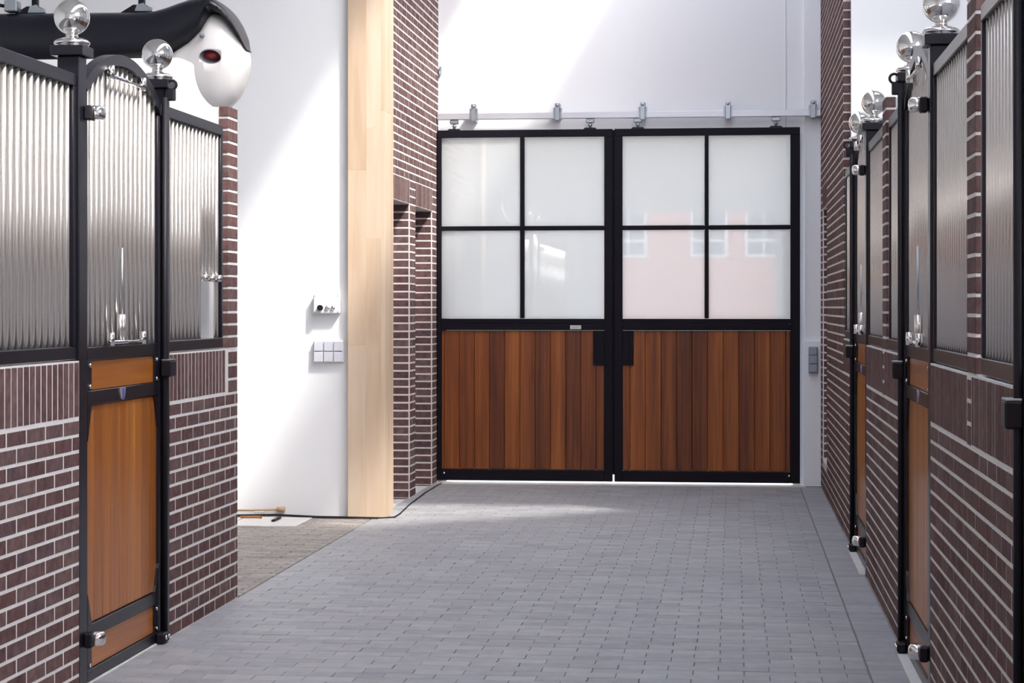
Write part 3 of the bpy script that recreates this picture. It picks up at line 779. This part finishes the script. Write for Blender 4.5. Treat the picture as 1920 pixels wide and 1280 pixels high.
for (x, z, yy) in ((-3.190, 3.345, -0.236), (-3.165, 3.348, -0.232), (-3.13, 3.33, -0.222), (-3.105, 3.31, -0.210), (-3.075, 3.275, -0.195)):
    lathe('rivet', [(0.007, 0), (0.0, 0.004)], (x, SY + yy + 0.004, z), 'black_matt', so_, 10, (0, -1, 0))
lathe('sensor', [(0.016, -0.01), (0.014, 0.006), (0.0, 0.008)], (-3.222, SY - 0.222, 3.155), 'grey_cup', so_, 16, (0, -1, -0.2))
for x in (-4.348, -3.663):
    hs = box('hanger_strap', x - 0.018, x + 0.018, SY - 0.02, SY + 0.02, 3.345, 6.499, 'black_matt', so_, 0.003)
    prism('hanger_foot', [(x - 0.13, 3.325), (x + 0.07, 3.325), (x + 0.035, 3.378), (x - 0.04, 3.378)], 'y', SY - 0.05, SY + 0.05, 'black_matt', so_)
    prism('hanger_clevis', [(x - 0.025, 3.335), (x + 0.085, 3.335), (x + 0.085, 3.357), (x + 0.045, 3.365), (x + 0.028, 3.385), (x - 0.01, 3.375)], 'y', SY - 0.072, SY - 0.052, 'galv', hs)
jb = box('junction_box', -4.50, -4.42, SY - 0.14, SY - 0.05, 3.335, 3.405, 'galv', so_, 0.006)
sweep('supply_cable', [(-5.2, SY - 0.1, 3.43), (-4.8, SY - 0.1, 3.405), (-4.6, SY - 0.1, 3.392), (-4.5, SY - 0.1, 3.372)], 0.011, 'black_matt', jb)

# ------------------------------------------------------------------ things on the bay floor
hatch = thing('floor_hatch', 'pale concrete cover slab on the bay floor by the wall', 'floor slab', (-3.2, 13.9, 0))
box('cover', -3.45, -2.975, 13.62, 14.18, -0.005, 0.006, 'slab', hatch, 0.003)
box('side_cover', -3.95, -3.47, 13.0, 14.10, -0.005, 0.005, 'slab', hatch, 0.003)
st = thing('wooden_stick', 'thin pale wooden stick leaning low against the white wall', 'stick', (-3.3, 14.28, 0.04))
cyl('shaft', (-3.62, 14.30, 0.036), (-3.26, 14.30, 0.048), 0.0075, 'stick', st)
cyl('thick_end', (-3.26, 14.30, 0.048), (-3.205, 14.30, 0.050), 0.018, 'stick', st, 12, 0.021)
box('prop_block', -3.42, -3.36, 14.27, 14.327, 0.0, 0.034, 'slab', st, 0.003)
pl = tag(sweep('orange_plug', [(-3.46, 14.02, 0.020), (-3.40, 14.03, 0.020), (-3.33, 14.035, 0.020), (-3.31, 14.04, 0.017)], 0.009, 'orange', None), 'orange cable plug lying on the pale slab', 'plug')
tag(sweep('black_cable', [(-3.95, 14.05, 0.008), (-3.6, 14.17, 0.016), (-3.25, 14.235, 0.018), (-2.95, 14.225, 0.008), (-2.78, 14.215, 0.008), (-2.62, 14.20, 0.008), (-2.48, 14.19, 0.008), (-2.40, 14.26, 0.007), (-2.40, 14.5, 0.007), (-2.44, 15.2, 0.007), (-2.47, 16.2, 0.007), (-2.47, 17.05, 0.007)], 0.0052, 'black_matt'),
    'long black cable running past the timber post foot to the brick pier', 'cable')
tag(sweep('thin_cable', [(-3.95, 13.98, 0.006), (-3.6, 14.10, 0.014), (-3.25, 14.20, 0.016), (-2.95, 14.17, 0.006), (-2.72, 14.15, 0.006), (-2.50, 14.165, 0.006)], 0.0045, 'black_matt'),
    'shorter dark cable lying in front of the white wall', 'cable')
tag(box('loose_batten', -3.20, -3.175, 13.85, 14.06, 0.007, 0.022, 'black_matt', None, 0.003), 'short dark batten lying across the pale slab', 'batten')

# ------------------------------------------------------------------ red house outside the open end, seen mirrored in the panes
hs = thing('brick_house', 'red brick house outside, mirrored in the right-hand door panes', 'house', (-1, -16, -0.03))
box('wall', -9, 7, -22, -16, -0.03, 5.2, 'house_red', hs)
prism('roof', [(-22.3, 5.2), (-15.7, 5.2), (-19, 8.6)], 'x', -9.3, 7.3, 'roof_tile', hs)
for x in (-7, -4.6, -2.6, -0.6, 0.75, 3.2, 5.4):
    w = box('window', x - 0.45, x + 0.45, -16.01, -15.95, 2.75, 3.95, 'panel_white', hs)
    for i in range(2):
        for j in range(3):
            box('pane', x - 0.40 + i * 0.42, x - 0.02 + i * 0.42, -15.95, -15.94, 2.80 + j * 0.38, 3.13 + j * 0.38, 'window_glass', w)
